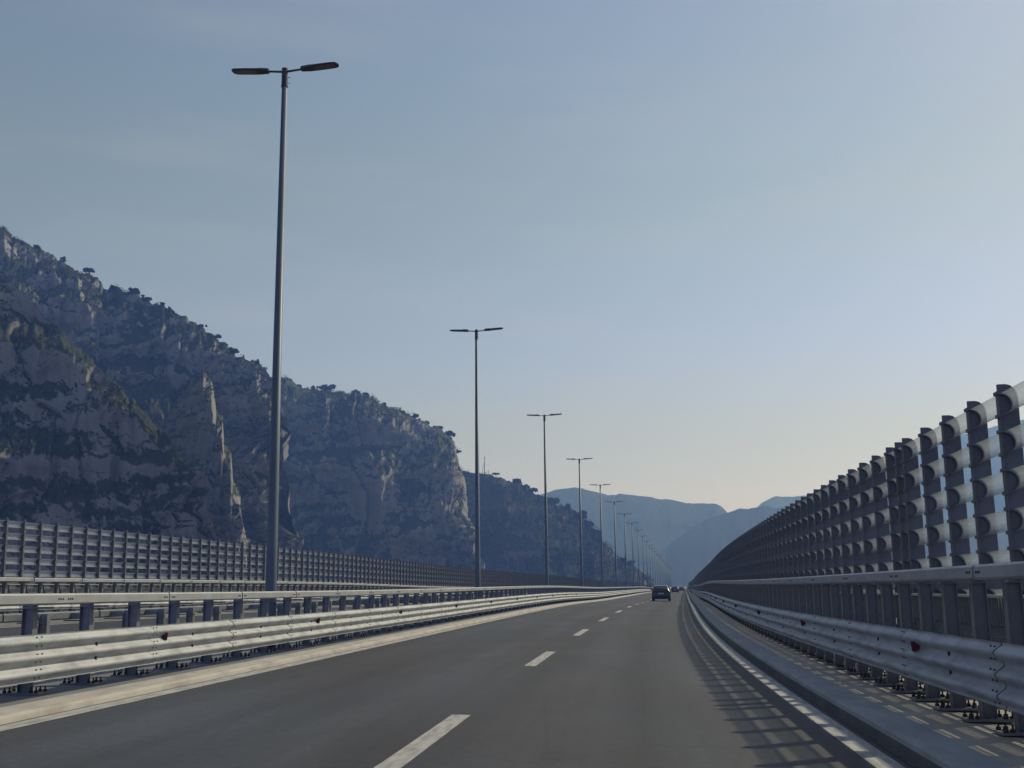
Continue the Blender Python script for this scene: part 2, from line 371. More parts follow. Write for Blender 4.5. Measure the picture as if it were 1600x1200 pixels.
def guardrail(name, label, lf, sg, beam_h, rail_l, rail_h, pstep, sec, s_post0, s_sec0, s_first, s_end, refl=(), refl_s=-1, hh=.14, steel=None, base=.05):
    org = Wp(float(s_first), lf + sg * .5, .05).tolist(); root = empty(name, org)
    tag(root, label, 'guardrail')
    def series(kind, mbmi, mats, s0, step, l, h, smooth=False):
        b, mi = mbmi; me = b.mesh(kind, mats, smooth, mi); V = np.concatenate(b.v)
        if smooth: me.polygons.foreach_set('use_smooth', [len(p_.vertices) == 4 and p_.area > .001 for p_ in me.polygons])
        ss = [s0 + step * k for k in range(-80, int((s_end - s0) / step)) if s0 + step * k > -12]
        show = [s for s in ss if s >= s_first][:100]; rest = [s for s in ss if s not in show]
        for s in show: place(link(kind, me, root), s, l, h, org)
        r = MB(); rmi = []
        for s in rest: r.add(xf(V, s, l, h) - np.array(org), b.f); rmi += mi
        o = r.build(kind, mats, root, smooth, rmi); o['kind'] = 'stuff'
    series('beam', beam_mb(sec, sg), [steel or M['steel'], M['dark']], s_sec0, sec, lf, beam_h, True)
    series('top_rail', rail_mb(sec, sg, hh), [steel or M['rail'], M['dark']], s_sec0 + sec * .33, sec, rail_l, rail_h - hh)
    series('post', gpost_mb(sg, rail_h, abs(rail_l - lf), base, beam_h), [M['post'], M['dark']], s_post0, pstep, lf, 0)
    for k, s in enumerate(refl):
        b = MB(); w = .085
        # triangular plate standing across the rail, folded from the valley
        P_ = [(sg * .080, 0, -.055), (sg * .080, 0, .060), (-sg * .010, 0, .060), (sg * .005, 0, -.040)]
        V = [(x, y, z) for x, y, z in P_] + [(x, y + .012, z) for x, y, z in P_]
        b.add(V, [(0, 1, 2, 3), (7, 6, 5, 4), (0, 4, 5, 1), (1, 5, 6, 2), (2, 6, 7, 3), (3, 7, 4, 0)])
        o = b.build('reflector', M['red'] if k < 3 or sg > 0 else M['amber'], root)
        flip_fix(o.data); place(o, s, lf, beam_h + .335, org); o.rotation_euler.z += sg * .0
    return root
guardrail('guardrail', 'shaded grey three-wave guardrail with red reflectors along the right kerb and walkway', 2.62, 1, .502, 2.81, 1.637, 1.017, 3.05,
          12.52 - 1.017 * 8, 10.38 - 3.05 * 4 - 1.0, 8.3, 700, [4.0, 12.0, 19.96, 27.9, 36.2, 44.3, 52.4, 60.5, 68.6, 76.7, 84.8], hh=.132, base=.18)
guardrail('guardrail', 'bright sunlit three-wave guardrail with box top rail behind the pale kerb, nearest on the left', -6.618, -1, .242, -6.852, 1.178, 1.37, 3.0,
          11.2 - 1.37 * 6, 12.79 - 3.0 * 4 - 1.0, 9.5, 700, [7.5, 15.2, 22.6, 30.2, 38.5, 46.1, 53.8, 61.5, 69.2, 77, 85], hh=.13)
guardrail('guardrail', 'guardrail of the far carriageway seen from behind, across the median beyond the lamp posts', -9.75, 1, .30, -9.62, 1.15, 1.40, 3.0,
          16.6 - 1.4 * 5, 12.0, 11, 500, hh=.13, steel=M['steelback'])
guardrail('guardrail', 'distant sunlit guardrail at the foot of the left noise barrier', -22.1, -1, .45, -22.35, 1.60, 1.13, 3.39,
          26.0, 24.0, 24, 700, hh=.145)

# ------------------------------------------------------------------ noise barriers and bar fences
ROWP, DTOP, DR, DD = .443, 3.65, .122, .13
NROW = 6
def trough_profile(zc, n=10, r=DR, d=DD, x0=.0):
    return [(x0 + d * math.sin(PI * k / n), zc + r * math.cos(PI * k / n)) for k in range(n + 1)]
def wpost_mb(sg):
    b = MB(); t = .022; H = 3.768
    pr = [(0, .0), (0, H)] + [(.09, H)] + [(.09 + .125 * math.sin(a), H - .17 + .17 * math.cos(a)) for a in (PI / 8, PI / 4, 3 * PI / 8, PI / 2)] + [(.215, .0)]
    b.prism([(sg * x, z) for x, z in (pr if sg > 0 else pr[::-1])], -t, t)
    b.box(min(0, -sg * .012), max(0, -sg * .012), -.045, .045, .0, H - .12)        # narrow front flange
    for k in range(NROW):
        zc = DTOP - ROWP * k - DR
        o = trough_profile(zc, 8, DR + .012, DD + .014); i = trough_profile(zc, 8, DR - .004, DD - .006)
        pr = [(sg * x, z) for x, z in o + i[::-1]]
        b.prism(pr if sg < 0 else pr[::-1], -t - .028, t + .028)
        b.box(min(-sg * .03, 0), max(-sg * .03, 0), -.06, .06, zc + DR - .01, zc + DR + .03)
        b.box(min(-sg * .03, 0), max(-sg * .03, 0), -.06, .06, zc - DR - .03, zc - DR + .01)
    return b
def trough_mb(sg, ln):
    b = MB()
    for k in range(NROW):
        zc = DTOP - ROWP * k - DR
        pr = trough_profile(zc, 12)
        pr2 = trough_profile(zc, 12, DR - .005, DD - .005)
        full = [(sg * x, z) for x, z in pr]
        n = len(full); V = [(x, .03, z) for x, z in full] + [(x, ln - .03, z) for x, z in full]
        b.add(V, [(i, i + 1, n + i + 1, n + i) for i in range(n - 1)])
    return b
def noise_barrier(label, l, sg, s_org, bay, s_first, s_end, joint=None, k=1.0, lift=0.0):
    org = Wp(float(s_first), l + sg * .13, 0).tolist(); root = empty('noise_barrier', org); tag(root, label, 'noise barrier')
    pb, tb = wpost_mb(sg), trough_mb(sg, bay)
    pm, tm = pb.mesh('post', M['wallpost']), tb.mesh('acrylic_louvre', M['acrylic'], True); flip_fix(pm)
    S3 = np.array([k, 1, k]); PV, TV = np.concatenate(pb.v) * S3, np.concatenate(tb.v) * S3
    for m_, v_ in ((pm, PV), (tm, TV)): m_.vertices.foreach_set('co', v_.ravel()); m_.update()
    ss = [s_org + bay * k for k in range(-60, int((s_end - s_org) / bay)) if s_org + bay * k > -11]
    show = [s for s in ss if s >= s_first][:99]; rest = [s for s in ss if s not in show]
    for s in show:
        place(link('post', pm, root), s, l, lift, org); place(link('acrylic_louvre', tm, root), s, l, lift, org)
    if joint: place(link('post', pm, root), joint, l, lift, org)
    r = MB(); q = MB()
    for s in rest: r.add(xf(PV, s, l, lift) - np.array(org), pb.f); q.add(xf(TV, s, l, lift) - np.array(org), tb.f)
    o = r.build('post', M['wallpost'], root); o['kind'] = 'stuff'; flip_fix(o.data)
    o = q.build('acrylic_louvre', M['acrylic'], root, True); o['kind'] = 'stuff'
    return root
noise_barrier('tall noise barrier of smoky half-pipe louvres between dark posts, rising on the right', 3.66, 1, 11.93, 1.066, 11.6, 700, joint=16.66, k=.9, lift=.15)
noise_barrier('long low-looking noise barrier across the far carriageway below the cliffs, on the left', -23.19, -1, 38.07, 1.13, 37.0, 700)

def bar_fence(label, l, sg, s_org, bay, s_first, s_end, top=1.37):
    org = Wp(float(s_first), l, 0).tolist(); root = empty('bar_fence', org); tag(root, label, 'fence')
    b = MB()
    for k in range(12):
        y = .01 + k * bay / 12; b.box(-.006, .006, y, y + bay / 12 * .36, .22, .95); b.box(-.006, .006, y, y + bay / 12 * .36, 1.05, top - .03)
    b.box(.012, .05, 0, bay, .30, .34); b.box(.012, .05, 0, bay, .88, .92); b.box(.012, .05, 0, bay, 1.03, 1.07)
    for y in (.03, bay - .07): b.box(.012, .05, y, y + .04, .10, top - .028)
    pm = b.mesh('bar_panel', M['slat']); PV = np.concatenate(b.v)
    c = MB(); c.box(-.03, .085, 0, bay - .004, top - .028, top); cm = c.mesh('cap_rail', M['slatcap']); CV = np.concatenate(c.v)
    ss = [s_org + bay * k for k in range(-60, int((s_end - s_org) / bay)) if s_org + bay * k > -11]
    show = [s for s in ss if s >= s_first][:99]; rest = [s for s in ss if s not in show]
    for s in show: place(link('bar_panel', pm, root), s, l, 0, org); place(link('cap_rail', cm, root), s, l, 0, org)
    r = MB(); q = MB()
    for s in rest: r.add(xf(PV, s, l) - np.array(org), b.f); q.add(xf(CV, s, l) - np.array(org), c.f)
    r.build('bar_panel', M['slat'], root)['kind'] = 'stuff'; q.build('cap_rail', M['slatcap'], root)['kind'] = 'stuff'
bar_fence('waist-high fence of upright grey bars with a pale cap, behind the right guardrail', 3.56, 1, 11.93, 1.066, 10.4, 700, top=1.38)
bar_fence('low fence of upright bars at the foot of the distant left noise barrier', -23.02, -1, 38.07, 1.13, 34.0, 500)

# ------------------------------------------------------------------ lamp posts
LH = 12.41 - .045
def make_lamp():
    root = empty('street_lamp', (0, 0, 0))
    b = MB(); b.tube([(0, 0, 0), (0, 0, .4), (0, 0, LH - .3)], [.122, .120, .058], 20); pole = b.build('pole', M['pole'], root, True)
    b = MB(); b.box(-.22, .22, -.22, .22, 0, .03)
    for x in (-.16, .16):
        for y in (-.16, .16): b.tube([(x, y, .03), (x, y, .09)], .02, 6)
    b.build('base_plate', M['pole'], root)
    b = MB(); b.tube([(0, 0, LH - .38), (0, 0, LH + .03)], .068, 16); b.tube([(0, 0, LH + .03), (0, 0, LH + .045)], [.06, .03], 16)
    b.tube([(0, 0, LH - .40), (0, 0, LH - .37)], .076, 16)
    for z in (LH - .17, LH - .30):
        for a in (.3, 2.4, 4.5): b.tube([(.06 * math.cos(a), .06 * math.sin(a), z), (.12 * math.cos(a), .12 * math.sin(a), z)], .008, 6)
    b.build('sleeve', M['lamphead'], root)
    for sg in (-1, 1):
        b = MB(); b.tube([(sg * .05, 0, LH - .04), (sg * .42, 0, LH - .005)], [.024, .022], 10); b.build('arm', M['lamphead'], root, True)
        # flat oblong luminaire, thicker at the arm end, rounded nose, tilted up
        n = 9; V = []; secs = [(.36, .055, .055), (.38, .070, .066), (.56, .10, .072), (.62, .13, .050), (.9, .14, .044), (1.1, .135, .037), (1.17, .11, .034), (1.20, .06, .02)]
        b = MB()
        for x, hw, ht in secs:
            zc = LH + .0 + (x - .36) * .062
            for (yy, zz) in ((-hw, -.4 * ht), (-hw * .92, .25 * ht), (-hw * .55, .75 * ht), (0, .95 * ht), (hw * .55, .75 * ht), (hw * .92, .25 * ht), (hw, -.4 * ht), (hw * .9, -.55 * ht), (-hw * .9, -.55 * ht)):
                V.append((sg * x, yy, zc + zz))
        Fc = [(i * n + k, i * n + (k + 1) % n, (i + 1) * n + (k + 1) % n, (i + 1) * n + k) for i in range(len(secs) - 1) for k in range(n)]
        Fc += [tuple(range(n)), tuple((len(secs) - 1) * n + k for k in range(n - 1, -1, -1))]
        b.add(V, Fc); hd = b.build('lamp_head', M['lamphead'], root); flip_fix(hd.data)
        b = MB()
        xs = (.66, 1.12); zz = [LH + (x - .36) * .062 - .031 for x in xs]
        V = [(sg * xs[0], -.115, zz[0]), (sg * xs[0], .115, zz[0]), (sg * xs[1], .105, zz[1]), (sg * xs[1], -.105, zz[1])]
        V += [(x, y, z + .012) for x, y, z in V]
        b.add(V, [(0, 1, 2, 3), (7, 6, 5, 4), (0, 4, 5, 1), (1, 5, 6, 2), (2, 6, 7, 3), (3, 7, 4, 0)]); ln = b.build('lens', M['lampglass'], hd); flip_fix(ln.data)
    return root
def copy_tree(o, parent=None):
    c = o.copy(); col.objects.link(c); c.parent = parent
    for ch in list(o.children): copy_tree(ch, c)
    return c
lamp = make_lamp()
NL = 30
lamp_lab = ['tallest double-armed lamp post, nearest, standing behind the left guardrail against the cliff',
            'second double-armed lamp post from the front, beside the slanting utility mast on the crest',
            'third double-armed lamp post from the front, ahead of the wooded dark spur',
            'fourth double-armed lamp post from the front, its lower half against the spur',
            'fifth double-armed lamp post from the front, first whose arms stand over the blue ridge top',
            'sixth double-armed lamp post from the front, with the brown rocky toe behind its foot',
            'seventh double-armed lamp post, its arms against the far blue ridge',
            'eighth double-armed lamp post, between the rocky toe and the first car',
            'ninth double-armed lamp post, just left of the near car',
            'tenth double-armed lamp post, rising left of the near car\'s roof']
ordn = ['eleventh', 'twelfth', 'thirteenth', 'fourteenth', 'fifteenth', 'sixteenth', 'seventeenth', 'eighteenth', 'nineteenth', 'twentieth']
for i in range(NL):
    o = lamp if i == 0 else copy_tree(lamp)
    s = 22.09 + 25.63 * i; p = Wp(s, -7.489, .045); o.location = p.tolist(); o.rotation_euler = (0, 0, -head(s) + .0)
    if i < 10: lab, grp = lamp_lab[i], 'double-armed lamp posts down the median'
    elif i < 15: lab, grp = ordn[i - 10] + ' double-armed lamp post counted from the front, in the tight row above the near car', 'double-armed lamp posts down the median'
    else: lab, grp = 'tiny faint lamp post merging into the end of the median row', 'faintest lamp posts at the end of the row'
    o['label'] = lab; o['category'] = 'street lamp'; o['group'] = grp

# ------------------------------------------------------------------ terrain helpers
def ray(px, py):
    """direction of a photo pixel (used only to know where the skyline of each real hill stands)"""
    x_ = px - 800; y_ = py - 600
    a = x_ * cr - y_ * sr; b = x_ * sr + y_ * cr
    r_, u_ = a / FOC, -b / FOC
    return r_, cp - sp * u_, sp + cp * u_
def hashn(ix, iy, iz, seed):
    h = (ix.astype(np.int64) * 374761393 + iy.astype(np.int64) * 668265263 + iz.astype(np.int64) * 2147483647 + seed * 974634777) & 0xffffffff
    h = ((h ^ (h >> 13)) * 1274126177) & 0xffffffff; h = h ^ (h >> 16)
    return (h & 0xffffff) / float(0xffffff)
def vnoise(x, y, z, seed=0):
    ix, iy, iz = np.floor(x), np.floor(y), np.floor(z); fx, fy, fz = x - ix, y - iy, z - iz
    fx, fy, fz = [f * f * f * (f * (f * 6 - 15) + 10) for f in (fx, fy, fz)]
    r = 0
    for dx in (0, 1):
        for dy in (0, 1):
            for dz in (0, 1):
                w = (fx if dx else 1 - fx) * (fy if dy else 1 - fy) * (fz if dz else 1 - fz)
                r = r + w * hashn(ix + dx, iy + dy, iz + dz, seed)
    return r
def fbm(x, y, z, oct_=5, seed=0, gain=.5, ridged=False):
    a, s_, r = 1.0, 0.0, 0
    for o in range(oct_):
        n = vnoise(x, y, z, seed + o * 17)
        if ridged: n = 1 - np.abs(2 * n - 1)
        r = r + a * n; s_ += a; a *= gain; x, y, z = x * 2.03, y * 2.03, z * 2.03
    return r / s_

def rock_mat(name, rock1, rock2, veg1, veg2, warm=(.25, .21, .19), vegbias=0.0):
    m = bpy.data.materials.new(name); m.use_nodes = True
    n, l = m.node_tree.nodes, m.node_tree.links; b = n['Principled BSDF']; b.inputs['Roughness'].default_value = .95
    b.inputs['Specular IOR Level'].default_value = .15
    t = n.new('ShaderNodeTexCoord')
    def noise(sc_, st=(1, 1, 1), det=7, rough=.62):
        mpn = n.new('ShaderNodeMapping'); mpn.inputs['Scale'].default_value = st
        q = n.new('ShaderNodeTexNoise'); q.inputs['Scale'].default_value = sc_; q.inputs['Detail'].default_value = det; q.inputs['Roughness'].default_value = rough
        l.new(t.outputs['Object'], mpn.inputs['Vector']); l.new(mpn.outputs[0], q.inputs['Vector']); return q.outputs[0]
    def rng(s, a, b_, c=0., d=1.):
        r = n.new('ShaderNodeMapRange'); l.new(s, r.inputs[0])
        for i, v in enumerate((a, b_, c, d)): r.inputs[i + 1].default_value = v
        return r.outputs[0]
    def mix(f, A, B):
        x = n.new('ShaderNodeMix'); x.data_type = 'RGBA'
        l.new(f, x.inputs[0])
        for k, v in ((6, A), (7, B)):
            if isinstance(v, tuple): x.inputs[k].default_value = (*v, 1)
            else: l.new(v, x.inputs[k])
        return x.outputs[2]
    def mul(a, b_, op='MULTIPLY'):
        q = n.new('ShaderNodeMath'); q.operation = op
        for i, v in enumerate((a, b_)):
            if isinstance(v, (int, float)): q.inputs[i].default_value = v
            else: l.new(v, q.inputs[i])
        return q.outputs[0]
    c = mix(rng(noise(.09, (1, 1, .12), 8, .7), .34, .68), rock1, rock2)
    c = mix(rng(noise(.30, (1, 1, .10), 7, .7), .50, .74, 0, .62), c, tuple(v * .45 for v in rock2))
    c = mix(rng(noise(.018, (1, 1, .5)), .54, .66, 0, .75), c, warm)
    g = n.new('ShaderNodeNewGeometry'); sp_ = n.new('ShaderNodeSeparateXYZ'); l.new(g.outputs['Normal'], sp_.inputs[0])
    # scrub grows where the ground is not too steep, broken by noise
    f = mul(mul(sp_.outputs[2], mul(noise(.014, (1, 1, 1.0), 6, .68), 2.3), 'ADD'), mul(noise(.3, (1, 1, 1), 5), .45), 'ADD')
    vg = mix(rng(noise(.09, (1, 1, 1)), .4, .62), veg1, veg2)
    c = mix(rng(f, 1.66 - vegbias, 1.96 - vegbias), c, vg)
    l.new(c, b.inputs['Base Color'])
    bp = n.new('ShaderNodeBump'); bp.inputs['Strength'].default_value = .9; bp.inputs['Distance'].default_value = 2.2
    l.new(noise(.30, (1, 1, .22), 10, .75), bp.inputs['Height']); l.new(bp.outputs[0], b.inputs['Normal'])
    return m
M['cliff'] = rock_mat('limestone_cliff', (.34, .33, .32), (.22, .218, .22), (.036, .050, .030), (.070, .078, .040), vegbias=.10)
M['slope'] = rock_mat('scrubby_slope', (.23, .20, .175), (.15, .14, .135), (.036, .046, .028), (.070, .072, .042), vegbias=.22)
M['far'] = rock_mat('far_slope', (.075, .072, .07), (.06, .06, .058), (.03, .036, .024), (.04, .045, .03), vegbias=.3)

def terr(name, sil, rt, rb, zb, prof, amp, wl, m, nu=420, nv=200, seed=1, back=.5, smooth=True, jag=1.0, rib=1.0):
    """one hill mass: skyline at its true distance rt (metres), foot at rb; rows climb along prof [(height share, depth share)]"""
    sx = np.array([p[0] for p in sil], float); sy = np.array([p[1] for p in sil], float)
    u = np.linspace(sx[0], sx[-1], nu); py = np.interp(u, sx, sy)
    RT = np.interp(u, sx, np.interp(sx, [sx[0], sx[-1]], rt)) if len(rt) == 2 else np.interp(u, np.linspace(sx[0], sx[-1], len(rt)), rt)
    RB = np.interp(u, np.linspace(sx[0], sx[-1], len(rb)), rb)
    dx, dy, dz = ray(u, py); hl = np.hypot(dx, dy); dx, dy, el = dx / hl, dy / hl, dz / hl
    zt = EYE + RT * el
    hf = np.clip((zt - zb) / (.55 * (zt.max() - zb)), .10, 1); RT = RB + (RT - RB) * hf; zt = EYE + RT * el
    v = np.linspace(0, 1, nv); vb = np.linspace(0, 1, 14)[1:]
    ph = np.array([p[0] for p in prof]); pd = np.array([p[1] for p in prof])
    dep = np.interp(v, ph, pd)
    R = RB[:, None] + (RT - RB)[:, None] * dep[None]; Z = zb + (zt - zb)[:, None] * v[None]
    ang = np.arctan2(dx, dy)[:, None]; arc = ang * RT.mean()
    nz_ = fbm(arc / wl + 0 * Z, Z / (wl * 2.6) , Z * 0 + seed, 4, seed, .55, True)
    def saw(wv, warp, sd):
        t = arc / wv + warp * fbm(arc / (wl * .8), Z / (wl * 1.1), 0 * Z, 4, sd) + Z / (wv * 9)
        f_ = t - np.floor(t); am = .25 + 1.3 * hashn(np.floor(t), 0 * t, np.floor(Z / (wl * 1.5) + 2 * f_.mean()), sd)
        am = .3 + 1.2 * vnoise(np.floor(t) * 7.3, Z / (wl * .9), 0 * t, sd)
        return am * (np.where(f_ < .86, f_ / .86, (1 - f_) / .14) - .5)
    n2 = saw(wl * .62, 3.0, seed + 5) + .25 * saw(wl * .23, 4.0, seed + 6)
    n3 = fbm(arc / (wl * .09), Z / (wl * .12), Z * 0, 4, seed + 9, .6)
    ledge = fbm(arc / (wl * 1.2), Z / (wl * .35), Z * 0 + 3, 3, seed + 30)
    taper = np.clip((1 - v) / .10, 0, 1)[None] ** .7
    disp = amp * ((nz_ - .55) * 1.2 + n2 * .20 * rib + (n3 - .5) * .09) + amp * 1.3 * (ledge - .5)
    R = R - disp * (.12 + .88 * taper)
    strata = Z / (wl * .20) + 2.2 * fbm(arc / (wl * 1.3), Z / (wl * .5), 0 * Z, 4, seed + 50); sf = strata - np.floor(strata)
    R = R - rib * amp * .04 * (np.where(sf < .8, sf / .8, (1 - sf) / .2) - .5) * taper
    Z = Z + (n3 - .5) * amp * .18 * jag * (v[None] > 0) + (fbm(arc / (wl * .05), 0 * Z, 0 * Z, 4, seed + 77) - .5) * amp * .10 * jag * v[None] ** 4
    Rb_ = R[:, -1:] + (back * RT)[:, None] * vb[None]; Zb_ = Z[:, -1:] - (Z[:, -1:] - zb) * vb[None] ** 1.3
    R = np.concatenate([R, Rb_], 1); Z = np.concatenate([Z, Zb_], 1); nvt = R.shape[1]
    ue = (np.arange(nu) / (nu - 1))[:, None]; we = rib * np.clip((ue - .80) / .12, 0, 1)
    hrel = np.clip((zt[:, None] - Z) / (.15 * zt.max()), 0, 1) * we
    A_ = ang + ((fbm(Z * 0 + seed, Z / (wl * .30), 0 * Z, 5, seed + 61, .6) - .5) * wl * .55 + (np.concatenate([ledge, np.repeat(ledge[:, -1:], 13, 1)], 1) - .5) * wl * .3) / R * (we * .35 + hrel * .65)
    V = np.stack([np.sin(A_) * R, np.cos(A_) * R, Z], -1)
    idx = np.arange(nu * nvt).reshape(nu, nvt)
    q = np.stack([idx[:-1, :-1], idx[1:, :-1], idx[1:, 1:], idx[:-1, 1:]], -1).reshape(-1, 4)
    me = bpy.data.meshes.new(name); me.vertices.add(nu * nvt); me.vertices.foreach_set('co', V.reshape(-1))
    me.loops.add(q.size); me.loops.foreach_set('vertex_index', q.reshape(-1).astype(np.int32))
    me.polygons.add(len(q)); me.polygons.foreach_set('loop_start', np.arange(0, q.size, 4, dtype=np.int32)); me.polygons.foreach_set('loop_total', np.full(len(q), 4, dtype=np.int32))
    me.update(calc_edges=True); me.materials.append(m)
    if smooth: me.polygons.foreach_set('use_smooth', np.ones(len(q), dtype=bool))
    o = link(name, me); o['kind'] = 'structure'
    return V, nv, sil

CLIFF = [(0, 0), (.42, .14), (.55, .36), (.72, .62), (.9, .80), (1, 1)]
STEEP = [(0, 0), (.5, .18), (.85, .45), (.95, .72), (1, 1)]
GENTLE = [(0, 0), (.3, .2), (.7, .6), (1, 1)]
GA1 = terr('cliff', [(-420, 330), (-200, 372), (-90, 392), (0, 425), (40, 462), (80, 502), (115, 535), (165, 588), (205, 624), (225, 645), (250, 670), (270, 692), (285, 720), (300, 735), (322, 741), (334, 762), (341, 800), (346, 838), (362, 842), (376, 862), (384, 900)],
     (820, 550, 405), (540, 440, 372), -24, CLIFF, 21, 50, M['cliff'], nu=620, nv=260, seed=11)
GA3 = terr('cliff', [(250, 800), (256, 700), (263, 650), (283, 610), (300, 590), (318, 580), (331, 597), (338, 640), (348, 653), (350, 692), (361, 704), (364, 748), (374, 772), (377, 822), (390, 860), (397, 900)],
     (690, 580), (610, 510), -24, STEEP, 16, 30, M['cliff'], nu=260, nv=220, seed=23)
GA2 = terr('cliff', [(-420, 170), (-200, 262), (-80, 318), (0, 357), (8, 357), (19, 371), (38, 377), (57, 386), (82, 397), (90, 404), (111, 416), (127, 424), (153, 436), (161, 449), (184, 452), (215, 460), (234, 469), (265, 481), (291, 497), (318, 512), (337, 526), (353, 542), (372, 553), (400, 564), (415, 574), (427, 583), (441, 590), (446, 640), (450, 720), (455, 780), (460, 830), (464, 900)],
     (1330, 930, 770), (1010, 735, 640), -24, CLIFF, 36, 66, M['cliff'], nu=760, nv=300, seed=5)
GB = terr('hill', [(425, 592), (442, 590), (454, 596), (465, 604), (480, 607), (499, 610), (513, 611), (525, 616), (547, 615), (570, 621), (584, 626), (604, 637), (632, 645), (655, 654), (678, 666), (695, 674), (706, 681), (711, 694), (718, 713), (721, 731), (727, 760), (735, 800), (748, 850), (766, 905)],
     (1180, 1040), (1010, 900), -24, STEEP, 40, 75, M['cliff'], nu=560, nv=240, seed=41)
GC = terr('hill', [(690, 730), (721, 733), (740, 738), (749, 739), (763, 742), (782, 747), (798, 752), (810, 755), (824, 762), (831, 767), (838, 772), (850, 773), (859, 780), (873, 790), (883, 792), (897, 799), (908, 806), (917, 813), (925, 824), (936, 834), (943, 844), (953, 855), (964, 868), (976, 874), (985, 878), (990, 879), (997, 888), (1003, 896), (1009, 903), (1013, 912)],
     (1300, 1130, 1010), (1060, 960, 930), -24, GENTLE, 30, 70, M['slope'], nu=520, nv=220, seed=61)
M['toe'] = rock_mat('brown_rock', (.36, .28, .22), (.22, .17, .14), (.045, .055, .03), (.09, .085, .045), warm=(.40, .27, .19), vegbias=-.05)
GT = terr('hill', [(928, 874), (936, 852), (945, 850), (953, 858), (964, 870), (976, 876), (985, 880), (990, 882), (997, 890), (1003, 898), (1009, 905), (1014, 913)],
     (985, 900), (900, 860), -24, GENTLE, 10, 26, M['toe'], nu=220, nv=120, seed=66)
terr('far_ridge', [(520, 830), (640, 812), (740, 796), (800, 784), (858, 769), (870, 765), (895, 762), (910, 763), (925, 768), (940, 770), (950, 774), (961, 774), (968, 771), (980, 772), (1000, 775), (1019, 777), (1025, 779), (1045, 780), (1060, 783), (1073, 785), (1088, 787), (1099, 786), (1120, 787), (1129, 793), (1136, 800), (1150, 818), (1200, 862), (1260, 905)],
     (3500, 3400), (2850, 2850), -26, GENTLE, 80, 300, M['far'], nu=420, nv=90, seed=71, back=.25, jag=.40, rib=0)
terr('far_ridge', [(1000, 895), (1018, 872), (1045, 851), (1075, 829), (1105, 811), (1137, 801), (1155, 794), (1168, 795), (1181, 792), (1200, 791), (1213, 794), (1227, 792), (1240, 788), (1300, 790), (1400, 800), (1500, 812), (1700, 840), (2000, 880)],
     (2750, 2650), (2150, 2250), -26, GENTLE, 65, 260, M['far'], nu=420, nv=90, seed=83, back=.25, jag=.40, rib=0)
terr('far_ridge', [(1090, 870), (1150, 820), (1184, 792), (1193, 784), (1203, 778), (1213, 775), (1227, 776), (1260, 774), (1300, 764), (1380, 728), (1440, 704), (1470, 690), (1500, 679), (1540, 670), (1560, 664), (1600, 655), (1700, 640), (1850, 640), (2100, 690), (2500, 800), (2800, 880)],
     (4300, 3900), (3300, 3200), -26, GENTLE, 80, 330, M['far'], nu=420, nv=90, seed=97, back=.2, jag=.40, rib=0)

# the valley floor: one sheet to the horizon
gv = MB(); gv.add([(-16000, -16000, -25), (16000, -16000, -25), (16000, 16000, -25), (-16000, 16000, -25)], [(0, 1, 2, 3)])
gm = mat('valley_floor', (.10, .10, .06), .95, base2=(.16, .14, .10), scale=.004, detail=8)
gv.build('ground', gm)['kind'] = 'structure'

# ------------------------------------------------------------------ scrub and trees
def leaf_mat(name, c1, c2):
    m = mat(name, c1, .9, base2=c2, scale=.35, detail=4, spec=.1); return m
M['leaf'] = leaf_mat('scrub_leaves', (.052, .068, .042), (.085, .095, .052))
M['leafdark'] = leaf_mat('dark_leaves', (.028, .038, .024), (.045, .055, .032))
M['bark'] = mat('bark', (.09, .075, .06), .9, var=.4, scale=3)
rng_ = np.random.default_rng(5)
def clumps(C, Rr, per, leaf, flat=.75, rg=rng_):
    """leaf-clump quads scattered through the volume of each crown; C centres (n,3), Rr radii (n,)"""
    n = len(C); N = n * per
    d = rg.normal(size=(N, 3)); d /= np.linalg.norm(d, axis=1)[:, None]; r = rg.random(N) ** .45
    P_ = np.repeat(C, per, 0) + d * (r * np.repeat(Rr, per))[:, None] * np.array([1, 1, flat])
    a = rg.normal(size=(N, 3)); a /= np.linalg.norm(a, axis=1)[:, None]; b = np.cross(a, rg.normal(size=(N, 3))); b /= np.linalg.norm(b, axis=1)[:, None]
    sz = (leaf * (.6 + .8 * rg.random(N)) * np.repeat(Rr, per) ** .35)[:, None]
    Q = np.stack([P_ - a * sz, P_ - b * sz * .7, P_ + a * sz, P_ + b * sz * .7], 1)
    return Q.reshape(-1, 3)
def quads(name, V, m, parent=None):
    nq = len(V) // 4; me = bpy.data.meshes.new(name); me.vertices.add(len(V)); me.vertices.foreach_set('co', V.reshape(-1))
    me.loops.add(nq * 4); me.loops.foreach_set('vertex_index', np.arange(nq * 4, dtype=np.int32)); me.polygons.add(nq)
    me.polygons.foreach_set('loop_start', np.arange(0, nq * 4, 4, dtype=np.int32)); me.polygons.foreach_set('loop_total', np.full(nq, 4, dtype=np.int32))
    me.update(calc_edges=True); me.materials.append(m); return link(name, me, parent)
